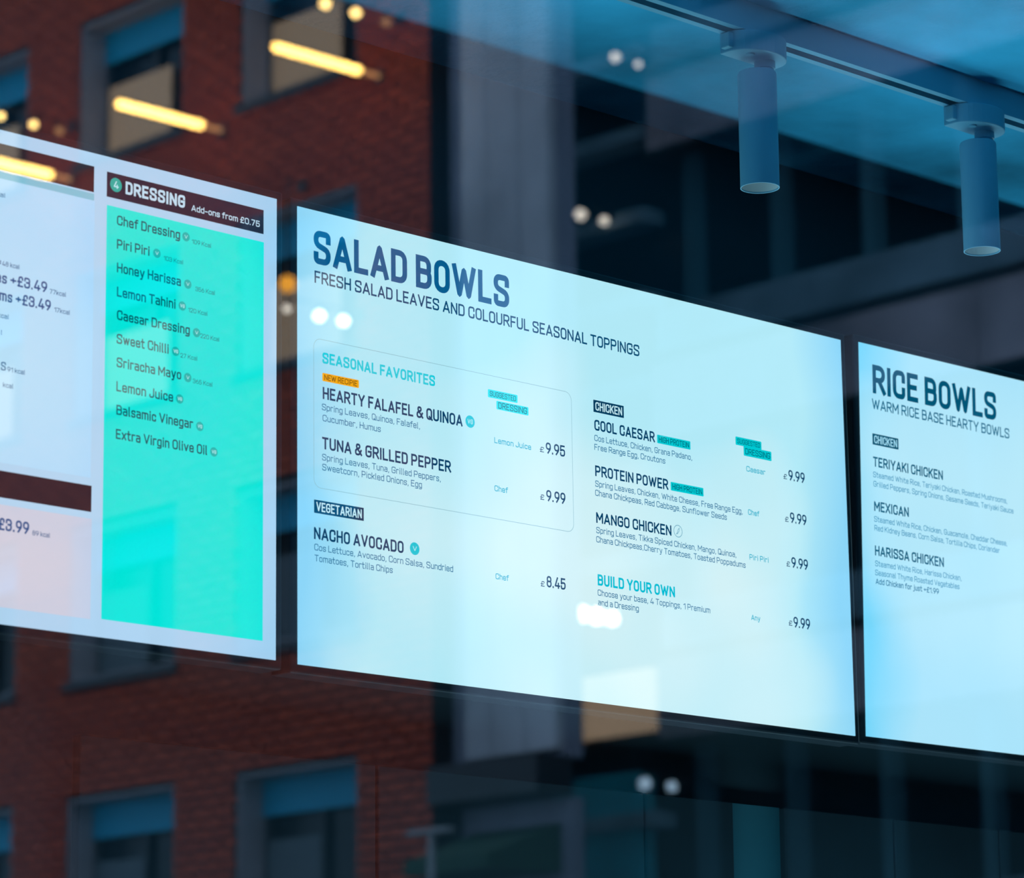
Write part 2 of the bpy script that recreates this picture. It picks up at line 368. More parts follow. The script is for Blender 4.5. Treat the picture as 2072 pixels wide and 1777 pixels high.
TEXT = [
    (2, 'SALAD BOWLS', 27.1, 73.1, 383.0, 46.3, 'title'),
    (2, 'FRESH SALAD LEAVES AND COLOURFUL SEASONAL TOPPINGS', 28.5, 99.5, 640.5, 16.8, 'sub'),
    (2, 'SEASONAL FAVORITES', 41.8, 206.8, 241.7, 15, 'cyan'),
    (2, 'HEARTY FALAFEL & QUINOA', 42.1, 255.0, 291.6, 16.3, 'dish'),
    (2, 'Spring Leaves, Quinoa, Falafel,', 40.7, 270.1, 213.8, 8.8, 'desc'),
    (2, 'Cucumber, Humus', 41.8, 284.8, 143.1, 8.8, 'desc'),
    (2, 'Lemon Juice', 350.7, 269.1, 420.5, 8.2, 'dress'),
    (2, '£', 437.4, 268.9, 445.2, 7.5, 'price'),
    (2, '9.95', 449.0, 269.5, 486.5, 16, 'price'),
    (2, 'TUNA & GRILLED PEPPER', 40.9, 322.3, 269.1, 16.3, 'dish'),
    (2, 'Spring Leaves, Tuna, Grilled Peppers,', 40.8, 337.4, 250.7, 8.8, 'desc'),
    (2, 'Sweetcorn, Pickled Onions, Egg', 41.0, 350.7, 216.0, 8.8, 'desc'),
    (2, 'Chef', 349.7, 336.5, 374.8, 8.2, 'dress'),
    (2, '£', 436.4, 336.7, 444.2, 7.5, 'price'),
    (2, '9.99', 448.3, 337.2, 485.4, 16, 'price'),
    (2, 'NACHO AVOCADO', 26.6, 443.9, 182.2, 16.3, 'dish'),
    (2, 'Cos Lettuce, Avocado, Corn Salsa, Sundried', 27.1, 458.6, 271.1, 8.8, 'desc'),
    (2, 'Tomatoes, Tortilla Chips', 27.6, 473.0, 162.5, 8.8, 'desc'),
    (2, 'Chef', 349.3, 458.8, 374.0, 8.2, 'dress'),
    (2, '£', 434.6, 458.7, 442.0, 7.5, 'price'),
    (2, '8.45', 446.1, 458.6, 482.6, 16, 'price'),
    (2, 'COOL CAESAR', 545.6, 222.1, 667.9, 15.6, 'dish'),
    (2, 'Cos Lettuce, Chicken, Grana Padano,', 545.1, 237.5, 745.4, 8.8, 'desc'),
    (2, 'Free Range Egg, Croutons', 544.8, 250.7, 688.6, 8.8, 'desc'),
    (2, 'Caesar', 861.1, 237.3, 902.7, 8.2, 'dress'),
    (2, '£', 942.6, 237.3, 950.3, 7.5, 'price'),
    (2, '9.99', 953.9, 237.9, 990.1, 16, 'price'),
    (2, 'PROTEIN POWER', 545.3, 288.4, 693.3, 15.6, 'dish'),
    (2, 'Spring Leaves, Chicken, White Cheese, Free Range Egg,', 544.9, 303.5, 850.4, 8.8, 'desc'),
    (2, 'Chana Chickpeas, Red Cabbage, Sunflower Seeds', 544.5, 316.7, 815.6, 8.8, 'desc'),
    (2, 'Chef', 861.9, 302.4, 886.1, 8.2, 'dress'),
    (2, '£', 942.9, 302.2, 950.6, 7.5, 'price'),
    (2, '9.99', 954.2, 302.4, 990.8, 16, 'price'),
    (2, 'MANGO CHICKEN', 545.4, 355.4, 697.7, 15.6, 'dish'),
    (2, 'Spring Leaves, Tikka Spiced Chicken, Mango, Quinoa,', 545.1, 370.1, 833.8, 8.8, 'desc'),
    (2, 'Chana Chickpeas,Cherry Tomatoes, Toasted Poppadums', 544.7, 383.3, 853.0, 8.8, 'desc'),
    (2, 'Piri Piri', 862.0, 369.5, 903.6, 8.2, 'dress'),
    (2, '£', 942.8, 369.7, 950.4, 7.5, 'price'),
    (2, '9.99', 954.0, 370.3, 990.6, 16, 'price'),
    (2, 'BUILD YOUR OWN', 545.8, 444.6, 701.8, 16, 'cyan2'),
    (2, 'Choose your base, 4 Toppings, 1 Premium', 545.3, 459.1, 774.4, 8.8, 'desc'),
    (2, 'and a Dressing', 545.9, 472.8, 626.8, 8.8, 'desc'),
    (2, 'Any', 861.8, 459.2, 881.2, 8.2, 'dress'),
    (2, '£', 943.4, 458.4, 951.2, 7.5, 'price'),
    (2, '9.99', 954.2, 460.0, 990.8, 16, 'price'),
    (1, 'DRESSING', 836.2, 43.4, 931.7, 16.8, 'white'),
    (1, 'Add-ons from £0.75', 942.1, 44.3, 1055.7, 8.3, 'whitesmall'),
    (1, 'es +£3.49', 641.5, 193.3, 717.8, 13.6, 'item'),
    (1, 'ms +£3.49', 647.2, 215.4, 723.8, 13.6, 'item'),
    (1, '48 kcal', 650.2, 171.3, 676.1, 6, 'kcal1'),
    (1, 's', 645.3, 169.9, 648.6, 6, 'item'),
    (1, '77kcal', 721.8, 193.5, 746.6, 6, 'kcal1'),
    (1, '17kcal', 729.0, 215.3, 753.0, 6, 'kcal1'),
    (1, 'cal', 639.6, 85.2, 653.0, 6, 'kcal1'),
    (1, 'kcal', 645.5, 236.7, 661.7, 6, 'kcal1'),
    (1, 'l', 650.7, 257.7, 652.0, 6, 'kcal1'),
    (1, 'S', 651.6, 301.4, 658.7, 10.5, 'kcal1'),
    (1, '91 kcal', 660.9, 301.7, 687.2, 6, 'kcal1'),
    (1, 'kcal', 655.1, 321.9, 670.1, 6, 'kcal1'),
    (1, '£3.99', 652.6, 497.2, 697.4, 15, 'item'),
    (1, '89 kcal', 702.5, 497.5, 728.5, 6, 'kcal1'),
    (1, 'Chef Dressing', 823.4, 86.1, 924.0, 12.6, 'green'),
    (1, '109 Kcal', 943.3, 87.6, 975.0, 5.8, 'greensmall'),
    (1, 'Piri Piri', 823.8, 117.0, 875.4, 12.6, 'green'),
    (1, '103 Kcal', 898.0, 118.1, 929.8, 5.8, 'greensmall'),
    (1, 'Honey Harissa', 824.3, 147.4, 926.0, 12.6, 'green'),
    (1, '356 Kcal', 949.8, 149.1, 981.8, 5.8, 'greensmall'),
    (1, 'Lemon Tahini', 824.8, 178.5, 917.8, 12.6, 'green'),
    (1, '120 Kcal', 938.0, 178.7, 969.7, 5.8, 'greensmall'),
    (1, 'Caesar Dressing', 825.3, 208.4, 941.0, 12.6, 'green'),
    (1, '220 Kcal', 958.3, 209.2, 989.4, 5.8, 'greensmall'),
    (1, 'Sweet Chilli', 825.3, 238.9, 907.5, 12.6, 'green'),
    (1, '27 Kcal', 926.2, 240.2, 953.9, 5.8, 'greensmall'),
    (1, 'Sriracha Mayo', 825.8, 269.0, 927.8, 12.6, 'green'),
    (1, '365 Kcal', 946.7, 270.2, 978.7, 5.8, 'greensmall'),
    (1, 'Lemon Juice', 825.8, 299.8, 915.1, 12.6, 'green'),
    (1, 'Balsamic Vinegar', 826.3, 329.6, 947.5, 12.6, 'green'),
    (1, 'Extra Virgin Olive Oil', 826.0, 360.3, 970.7, 12.6, 'green'),
    (3, 'RICE BOWLS', 30.0, 76.2, 334.5, 45.5, 'title3'),
    (3, 'WARM RICE BASE HEARTY BOWLS', 27.5, 101.4, 366.5, 16.5, 'sub3'),
    (3, 'TERIYAKI CHICKEN', 27.5, 191.9, 195.7, 15.6, 'dish3'),
    (3, 'Steamed White Rice, Teriyaki Chicken, Roasted Mushrooms,', 27.0, 208.8, 356.7, 8.8, 'desc3'),
    (3, 'Grilled Peppers, Spring Onions, Sesame Seeds, Teriyaki Sauce', 27.2, 223.3, 371.6, 8.8, 'desc3'),
    (3, 'MEXICAN', 27.9, 261.5, 110.3, 15.6, 'dish3'),
    (3, 'Steamed White Rice, Chicken, Guacamole, Cheddar Cheese,', 27.4, 278.2, 353.8, 8.8, 'desc3'),
    (3, 'Red Kidney Beans, Corn Salsa, Tortilla Chips, Coriander', 27.6, 292.1, 333.8, 8.8, 'desc3'),
    (3, 'HARISSA CHICKEN', 27.7, 330.7, 193.0, 15.6, 'dish3'),
    (3, 'Steamed White Rice, Harissa Chicken,', 27.6, 347.3, 236.0, 8.8, 'desc3'),
    (3, 'Seasonal Thyme Roasted Vegetables', 27.2, 361.4, 230.1, 8.8, 'desc3'),
    (3, 'Add Chicken for just +£1.99', 28.1, 374.9, 179.0, 8.8, 'desc3b'),
]
TAGS = [
    (2, 'NEW RECIPIE', 41.8, 219.6, 105.3, 230.6, 'orange', 7.6),
    (2, 'SUGGESTED', 340.1, 194.6, 396.3, 206.0, 'tcyan', 7.4),
    (2, 'DRESSING', 355.9, 208.7, 417.0, 220.7, 'tcyan', 9),
    (2, 'VEGETARIAN', 27.1, 391.5, 112.6, 409.0, 'navy', 12.3),
    (2, 'CHICKEN', 544.8, 177.8, 605.9, 195.5, 'navy', 12.3),
    (2, 'HIGH PROTEIN', 673.2, 209.5, 742.7, 222.1, 'tteal', 8.2),
    (2, 'HIGH PROTEIN', 699.0, 275.4, 767.7, 288.1, 'tteal', 8.2),
    (2, 'SUGGESTED', 839.7, 187.6, 896.3, 200.2, 'tteal', 7.4),
    (2, 'DRESSING', 856.7, 199.8, 917.6, 214.2, 'tteal', 9),
    (3, 'CHICKEN', 27.4, 140.0, 89.2, 157.4, 'navy3', 12.3),
]
BADGES = [
    (2, 'VG', 305.4, 246.0, 8.6, 'bcyan'),
    (2, 'V', 201.7, 435.1, 8.6, 'bcyan'),
    (1, '4', 820.9, 34.7, 9.2, 'bteal'),
    (1, 'V', 933.4, 80.7, 6.0, 'bdim'),
    (1, 'V', 886.8, 111.3, 6.0, 'bdim'),
    (1, 'V', 936.9, 142.6, 6.0, 'bdim'),
    (1, 'VG', 928.4, 172.8, 6.0, 'bdim'),
    (1, 'V', 951.8, 203.7, 6.0, 'bdim'),
    (1, 'VG', 918.4, 233.8, 6.0, 'bdim'),
    (1, 'V', 938.1, 264.6, 6.0, 'bdim'),
    (1, 'VG', 925.5, 294.3, 6.0, 'bdim'),
    (1, 'VG', 958.2, 324.9, 6.0, 'bdim'),
    (1, 'VG', 981.3, 354.6, 6.0, 'bdim'),
]
# ------------------------------------------------------------------ materials
GLASSX = 1.0
M = {}
M['ceiling'] = principled('blue_light_tinted_concrete_ceiling', (.05, .46, .72), .85, spec=.1, noise=(1.7, .62, 8), bump=(9, .6))  # blue cast of the room light put into the concrete colour
M['wall'] = principled('black_green_wall_paint', (.012, .045, .060), .7, noise=(2, .3, 3))
M['panel'] = principled('dark_wall_panel', (.010, .030, .040), .55, noise=(3, .3, 3))
M['recess'] = principled('teal_recess_paint', (.02, .16, .20), .7)
M['floor'] = principled('dark_tile_floor', (.08, .08, .085), .4, noise=(5, .15, 3))
M['render'] = principled('grey_render', (.25, .25, .26), .8, noise=(2, .1, 4))
M['black'] = principled('black_plastic', (.018, .030, .038), .38)
M['black_metal'] = principled('black_powder_coat', (.015, .017, .02), .45)
M['white_metal'] = principled('pale_blue_powder_coat', (.17, .50, .68), .42)
M['lamp_inside'] = principled('white_reflector', (.70, .78, .80), .35)
M['slot'] = principled('black_track_slot', (.008, .01, .012), .6)
M['frame'] = principled('anodised_window_frame', (.06, .065, .07), .4, metal=.6)
M['asphalt'] = principled('asphalt', (.12, .12, .12), .9, noise=(30, .3, 4))
M['paving'] = principled('pale_paving', (.36, .34, .32), .85, noise=(6, .15, 4))
M['mortar'] = principled('dark_mortar', (.012, .007, .006), .9, noise=(8, .2, 4))
M['reveal'] = principled('pale_window_reveal', (.34, .30, .31), .8, noise=(5, .1, 3))
M['sill'] = principled('charcoal_sill', (.03, .03, .033), .6)
M['dark_pane'] = principled('dark_window_pane', (.006, .009, .012), .25, spec=.3)
M['blue_panel'] = principled('blue_transom_panel', (.01, .32, .48), .5, spec=.3)
M['blind'] = principled('lit_cream_blind', (.35, .25, .16), .8, emit=((1.0, .62, .33), .62))
M['blind_dim'] = principled('unlit_grey_blind', (.10, .12, .13), .8)
M['concrete'] = principled('blue_grey_concrete', (.26, .26, .32), .85, noise=(.8, .3, 5), bump=(6, .3))
M['concrete_pale'] = principled('pale_concrete_fin', (.50, .48, .50), .85, noise=(.8, .3, 5))
M['spandrel'] = principled('mauve_grey_spandrel', (.60, .50, .54), .85, noise=(.9, .35, 4))
M['band'] = principled('blue_grey_cladding', (.28, .42, .50), .7, noise=(.9, .4, 4))
M['glazing'] = principled('black_glazing', (.004, .008, .012), .35, spec=.25)
M['mullion'] = principled('teal_grey_mullion', (.08, .22, .27), .6)
M['teal_panel'] = principled('teal_shopfront_panel', (.04, .62, .75), .6, noise=(1.2, .25, 3))
M['green'] = principled('green_canopy_cloth', (.015, .06, .03), .8)
M['warm_window'] = principled('lit_amber_window', (.3, .2, .12), .8, emit=((1.0, .70, .45), 1.5), noise=(1.5, .5, 2))

def brick_material():
    m = principled('red_brick', (.5, .1, .06), .85)
    nt = m.node_tree; n = nt.nodes; l = nt.links; b = n['Principled BSDF']
    oi = n.new('ShaderNodeObjectInfo'); ge = n.new('ShaderNodeNewGeometry')
    ad = n.new('ShaderNodeMath'); ad.operation = 'ADD'; l.new(oi.outputs['Random'], ad.inputs[0]); l.new(ge.outputs['Random Per Island'], ad.inputs[1])
    fr = n.new('ShaderNodeMath'); fr.operation = 'FRACT'; l.new(ad.outputs[0], fr.inputs[0])
    cr = n.new('ShaderNodeValToRGB'); l.new(fr.outputs[0], cr.inputs[0])
    e = cr.color_ramp.elements; e[0].color = (.42, .046, .012, 1); e[1].color = (.54, .066, .018, 1)
    x = cr.color_ramp.elements.new(.5); x.color = (.48, .056, .015, 1)
    l.new(cr.outputs[0], b.inputs['Base Color'])
    return m
M['brick'] = brick_material()

def glass_material():
    """clear shop glass: see-through, with the mirror image a pane gives at this slant"""
    m = bpy.data.materials.new('clear_shop_glass'); m.use_nodes = True
    nt = m.node_tree; n = nt.nodes; l = nt.links; n.clear()
    o = n.new('ShaderNodeOutputMaterial'); mx = n.new('ShaderNodeMixShader'); tr = n.new('ShaderNodeBsdfTransparent')
    tr.inputs[0].default_value = (.975, .99, .99, 1)
    gl = n.new('ShaderNodeBsdfGlossy'); gl.inputs['Roughness'].default_value = 0.0; gl.inputs[0].default_value = (1, 1, 1, 1)
    fr = n.new('ShaderNodeFresnel')
    ge = n.new('ShaderNodeNewGeometry'); mr = n.new('ShaderNodeMapRange')      # the same reflectance on entering and leaving the pane
    mr.inputs['To Min'].default_value = 1.52; mr.inputs['To Max'].default_value = 1 / 1.52
    l.new(ge.outputs['Backfacing'], mr.inputs['Value']); l.new(mr.outputs[0], fr.inputs[0])
    l.new(fr.outputs[0], mx.inputs[0]); l.new(tr.outputs[0], mx.inputs[1]); l.new(gl.outputs[0], mx.inputs[2]); l.new(mx.outputs[0], o.inputs[0])
    return m
M['glass'] = glass_material()

# ------------------------------------------------------------------ the shop: shell
CZ = 3.196                                  # ceiling height
WY = 3.46                                   # face of the wall that carries the screens
def struct(name, mb, mat, **k): return tag(mb.build(name, mat, **k), kind='structure')
struct('floor', MB().box(1.0, 8.2, -3.2, 3.66, -.12, 0), M['floor'])
struct('ceiling', MB().box(.86, 8.2, -3.2, 3.66, CZ, CZ + .25), M['ceiling'])
wb_ = struct('wall_back', MB().box(.86, 8.2, WY, 3.66, 0, CZ), M['wall'])
struct('wall_right', MB().box(8.0, 8.2, -3.0, WY, 0, CZ), M['wall'])
struct('wall_front', MB().box(1.0, 8.2, -3.2, -3.0, 0, CZ), M['wall'])
# tall dark panels on the wall under the screens (their tops make one line), with a teal gap between two of them
PT = 2.172
edges = [(2.54, 3.03), (3.035, 3.545), (3.55, 3.735), (3.85, 4.10), (4.105, 4.36), (4.365, 4.87), (4.875, 5.38)]
for a, b in edges:
    MB().box(a, b, WY - .018, WY - .001, .1, PT).build('wall_panel', M['panel'], wb_, bevel=.002)
tag(MB().box(3.735, 3.85, WY - .006, WY - .001, .1, PT).build('recess_strip', M['recess'], wb_), label='teal strip between the dark panels')
# shopfront wall round the big window
struct('wall_left', MB().box(.86, 1.14, -8.0, -.2, 0, 3.9).box(.86, 1.14, 2.7, 8.0, 0, 3.9).box(.86, 1.14, -.2, 2.7, 3.1, 3.9).box(.86, 1.14, -.2, 2.7, 0, .25), M['render'])
struct('added_canopy_1', MB().box(-.85, .86, -8.0, 8.0, 3.5, 3.62), M['render'])      # added unseen canopy, blocks sky light from the shop window
win = empty('window_1', (GLASSX, 1.0, .25)); tag(win, kind='structure')
def under(o, root):                          # keep the world place of a part given in world coordinates
    o.parent = root; o.matrix_parent_inverse = root.matrix_world.inverted(); return o
bpy.context.view_layer.update()
fr_ = MB().box(.96, 1.04, -.2, 2.7, .25, .31).box(.96, 1.04, -.2, 2.7, 3.04, 3.1)
for y in (-.2, 2.64): fr_.box(.96, 1.04, y, y + .06, .31, 3.04)
under(fr_.build('window_frame', M['frame']), win)
under(MB().box(.995, 1.005, -.14, 2.64, .31, 3.04).build('pane', M['glass']), win)

# ------------------------------------------------------------------ menu screens
SW, SH = 1.085, 1.085 * 9 / 16
INK = {
 'title': (emission('ink_title', srgb(0, 96, 150)), .18), 'sub': (emission('ink_sub', srgb(0, 78, 122)), .15),
 'dish': (emission('ink_dish', srgb(0, 66, 108)), .17), 'price': (emission('ink_dish', srgb(0, 66, 108)), .15),
 'desc': (emission('ink_description', srgb(35, 118, 165)), .125), 'dress': (emission('ink_cyan_small', srgb(0, 185, 215)), .15),
 'cyan': (emission('ink_cyan', srgb(0, 214, 232), 1.0), .19), 'cyan2': (emission('ink_cyan_deep', srgb(0, 192, 215), 1.1), .19),
 'white': (emission('ink_white', srgb(205, 235, 255)), .20), 'whitesmall': (emission('ink_white', srgb(205, 235, 255)), .16),
 'item': (emission('ink_item', srgb(0, 84, 145)), .16), 'kcal1': (emission('ink_kcal', srgb(10, 95, 148)), .14),
 'green': (emission('ink_on_turquoise', srgb(0, 92, 102)), .15), 'greensmall': (emission('ink_on_turquoise_small', srgb(0, 128, 134)), .13),
 'title3': (emission('ink_rice_title', srgb(0, 88, 122)), .18), 'sub3': (emission('ink_rice_sub', srgb(0, 108, 145)), .14),
 'dish3': (emission('ink_rice_dish', srgb(0, 98, 132)), .17), 'desc3': (emission('ink_rice_description', srgb(50, 150, 195)), .125),
 'desc3b': (emission('ink_rice_note', srgb(10, 120, 165)), .15),
}
TAGC = {'orange': (srgb(255, 178, 0), srgb(120, 78, 0), .14), 'tcyan': (srgb(0, 240, 250), srgb(0, 105, 125), .13), 'tteal': (srgb(0, 212, 222), srgb(0, 90, 112), .13),
        'navy': (srgb(0, 62, 98), srgb(205, 245, 255), .16), 'navy3': (srgb(0, 86, 116), srgb(170, 232, 255), .16)}
BADC = {'bcyan': (srgb(0, 206, 225), srgb(190, 248, 255)), 'bteal': (srgb(0, 180, 168), srgb(200, 245, 255)), 'bdim': (srgb(0, 190, 185), srgb(190, 252, 255))}
POSE = {1: (2.21213, 3.31843, .97751, .00829, -.00063, -.00528, 1.00083), 2: (3.33504, 3.32441, .97531, .00021, -.00051, -.00798, 1.00004),
        3: (4.46658, 3.33654, .98354, .00142, .0057, .02252, .99842)}
def screen_root(k, name):
    cx, cy, cz, ya, ro, ti, s = POSE[k]
    def P(u, v):
        u, v = (u - SW / 2) * s, (v - SH / 2) * s
        x = u * math.cos(ro) - v * math.sin(ro); z = u * math.sin(ro) + v * math.cos(ro)
        y = -z * math.sin(ti); z = z * math.cos(ti)
        return Vector((cx + x * math.cos(ya) - y * math.sin(ya), cy + x * math.sin(ya) + y * math.cos(ya), cz + z + EYE.z))
    tl = P(0, SH); ex = (P(SW, SH) - tl).normalized(); ey = (tl - P(0, 0)).normalized(); ez = ex.cross(ey)
    o = empty(name)
    o.matrix_world = Matrix(((ex.x * s, ey.x * s, ez.x * s, tl.x), (ex.y * s, ey.y * s, ez.y * s, tl.y), (ex.z * s, ey.z * s, ez.z * s, tl.z), (0, 0, 0, 1)))
    return o
def patch(name, u0, v0, u1, v1, mat, parent, z, round_=0, label=None):
    """flat block of colour on a screen, mm from its top left corner"""
    if round_:
        pts = []
        for cx, cy, a0 in ((u1 - round_, v1 - round_, 0), (u0 + round_, v1 - round_, 1), (u0 + round_, v0 + round_, 2), (u1 - round_, v0 + round_, 3)):
            for i in range(9):
                a = (a0 + i / 8) * math.pi / 2
                pts.append(((cx + round_ * math.cos(a)) / 1000, -(cy + round_ * math.sin(a)) / 1000, z))
        mb = MB().quad(*reversed(pts))
    else:
        mb = MB().quad((u0 / 1000, -v1 / 1000, z), (u1 / 1000, -v1 / 1000, z), (u1 / 1000, -v0 / 1000, z), (u0 / 1000, -v0 / 1000, z))
    o = mb.build(name, mat, parent)
    if label: o['label'] = label
    return o
def disc(name, u, v, r, mat, parent, z):
    return MB().quad(*[((u + r * math.cos(i * math.pi / 16)) / 1000, (-v + r * math.sin(i * math.pi / 16)) / 1000, z) for i in range(32)]).build(name, mat, parent)
def make_screen(k, label, panel_mat, panel_rects=()):
    root = screen_root(k, 'menu_screen')
    tag(root, label, 'menu screen', 'menu screens in a row on the wall')
    b = .0115
    hb = MB().box(-b, SW + b, -SH - b, b, -.042, -.0012)
    hb.build('housing', M['black'], root, bevel=.003)
    MB().box(.12, SW - .12, -SH + .1, -.1, -.085, -.042).build('wall_mount', M['black_metal'], root)
    MB().box(0, SW, -SH, 0, -.0011, 0).build('display_panel', panel_mat, root)
    return root
S1 = make_screen(1, 'leftmost backlit menu screen with a turquoise DRESSING column', lit_panel('glow_left_screen', (165, 212, 245), (180, 216, 246), (186, 220, 248), 1.08, 2.0, (.75, .45)))
S2 = make_screen(2, 'middle backlit menu screen headed SALAD BOWLS, shown whole', lit_panel('glow_middle_screen', (146, 220, 255), (186, 241, 255), (222, 250, 255), 1.05, 3.0, (.50, .25)))
S3 = make_screen(3, 'rightmost backlit menu screen headed RICE BOWLS, cut off by the frame', lit_panel('glow_right_screen', (120, 218, 255), (176, 232, 255), (190, 238, 255), 1.08, 3.0, (.35, .5)))
ROOT = {1: S1, 2: S2, 3: S3}
L1, L2, L3 = .0003, .0006, .0009
# blocks of the left screen
dk = emission('block_dark_brown', srgb(34, 30, 42))
patch('heading_bar', 420, 17.5, 787, 51, dk, S1, L1)
patch('heading_bar', 420, 424.8, 790, 457.5, dk, S1, L1)
patch('list_field', 420, 53, 787.5, 62, emission('block_pale_teal', srgb(140, 205, 228)), S1, L1)
patch('list_field', 420, 61.5, 788.5, 415, lit_panel('glow_list_block', (178, 222, 255), (186, 226, 255), (194, 232, 255), 1.1, 3, (.6, .4)), S1, L1)
patch('price_field', 420, 466, 791, 590, lit_panel('glow_pink_block', (205, 214, 238), (214, 214, 232), (222, 216, 230), 1.06, 3, (.5, .5)), S1, L1, label='pale pink block')
patch('heading_bar', 807, 19.8, 1062.4, 52.3, emission('block_dark_navy', srgb(18, 36, 58)), S1, L1, label='dark bar behind the word DRESSING')
patch('dressing_field', 807.5, 63.2, 1063, 588, lit_panel('glow_turquoise_block', (0, 236, 226), (0, 238, 226), (0, 236, 230), 1.06, 3, (.5, .5)), S1, L1, label='turquoise block listing the dressings')
# rounded hairline box of the middle screen
def outline(u0, v0, u1, v1, r, t, mat, parent, z):
    V, Fc = [], []
    pts = [(0, 0), (0, 1), (1, 1), (1, 0)]
    Q = []
    for cx, cy, a0 in ((u1 - r, v1 - r, 0), (u0 + r, v1 - r, 1), (u0 + r, v0 + r, 2), (u1 - r, v0 + r, 3)):
        for i in range(9):
            a = (a0 + i / 8) * math.pi / 2
            Q.append(Vector((cx + r * math.cos(a), cy + r * math.sin(a))))
    _ribbon(V, Fc, True, Q, t, False, False, lambda p: (p.x / 1000, -p.y / 1000, z))
    mb = MB(); mb.v = V; mb.f = Fc
    return mb.build('outline_box', mat, parent)
outline(27, 174.8, 501, 375, 12, .75, emission('ink_hairline', srgb(150, 200, 215)), S2, L1)

NAMES = {'title': 'heading', 'title3': 'heading', 'sub': 'subheading', 'sub3': 'subheading', 'cyan': 'section_title', 'cyan2': 'section_title', 'dish': 'dish_name', 'dish3': 'dish_name',
         'price': 'price', 'desc': 'description', 'desc3': 'description', 'desc3b': 'description', 'dress': 'dressing_hint', 'white': 'heading', 'whitesmall': 'subheading',
         'item': 'item_line', 'kcal1': 'calorie_note', 'green': 'dressing_name', 'greensmall': 'calorie_note'}
for k, text, u0, v, u1, cap, st in TEXT:
    mat, wt = INK[st]
    n_ = NAMES[st]
    lb = '%s reading %s' % (n_.replace('_', ' '), text) if n_ in ('heading', 'subheading', 'section_title', 'dish_name', 'dressing_name') else None
    lettering(n_, text, u0, v, u1, cap, wt, mat, ROOT[k], L2, label=lb)
for k, text, u0, v0, u1, v1, st, cap in TAGS:
    bg, fg, wt = TAGC[st]
    t = patch('word_tag', u0, v0, u1, v1, emission('tag_' + st, bg), ROOT[k], L1, round_=1.4 if st[0] != 'n' else 0)
    pad = 3.2 if st[0] != 'n' else 3.6
    lettering('tag_lettering', text, u0 + pad, (v0 + v1) / 2 + cap / 2, u1 - pad, cap, wt, emission('tagink_' + st, fg), t, L2)
for k, text, u, v, r, st in BADGES:
    bg, fg = BADC[st]
    d = disc('round_badge', u, v, r, emission('badge_' + st, bg), ROOT[k], L3)
    hw = r * (.42 if len(text) == 1 else .58)
    cp = r * (1.05 if text == '4' else .78)
    lettering('badge_lettering', text, u - hw, v + cp / 2, u + hw, cp, .17, emission('badgeink_' + st, fg), d, L3 + .0003)
# chilli symbol beside MANGO CHICKEN: a thin ring with a slanting pod
V, Fc = [], []
gi = emission('ink_hairline_deep', srgb(95, 165, 195))
_ribbon(V, Fc, True, [Vector((711.8 + 8.6 * math.cos(i * math.pi / 16), -346.3 + 8.6 * math.sin(i * math.pi / 16))) for i in range(32)], .9, False, False, lambda p: (p.x / 1000, p.y / 1000, L1))
_ribbon(V, Fc, True, [Vector((711.8 + x, -346.3 + y)) for x, y in ((-3.6, -4.8), (-.6, -3.2), (2.4, .6), (2.6, 3.0), (1.4, 3.6), (.2, 2.2), (-1.2, -1.6))], .8, False, False, lambda p: (p.x / 1000, p.y / 1000, L1))
_ribbon(V, Fc, False, [Vector((711.8 + x, -346.3 + y)) for x, y in ((1.6, 3.4), (2.8, 5.0), (3.6, 5.4))], .8, False, False, lambda p: (p.x / 1000, p.y / 1000, L1))
mb = MB(); mb.v = V; mb.f = Fc; mb.build('chilli_symbol', gi, S2)

# the rail the screens hang on
rail = MB().box(1.45, 5.3, 3.425, WY, 2.30, 2.335).box(1.45, 5.3, 3.425, WY, 2.865, 2.905).build('mounting_rail', M['black_metal'], bevel=.002)
tag(rail, 'long black rail on the wall behind the menu screens', 'rail')

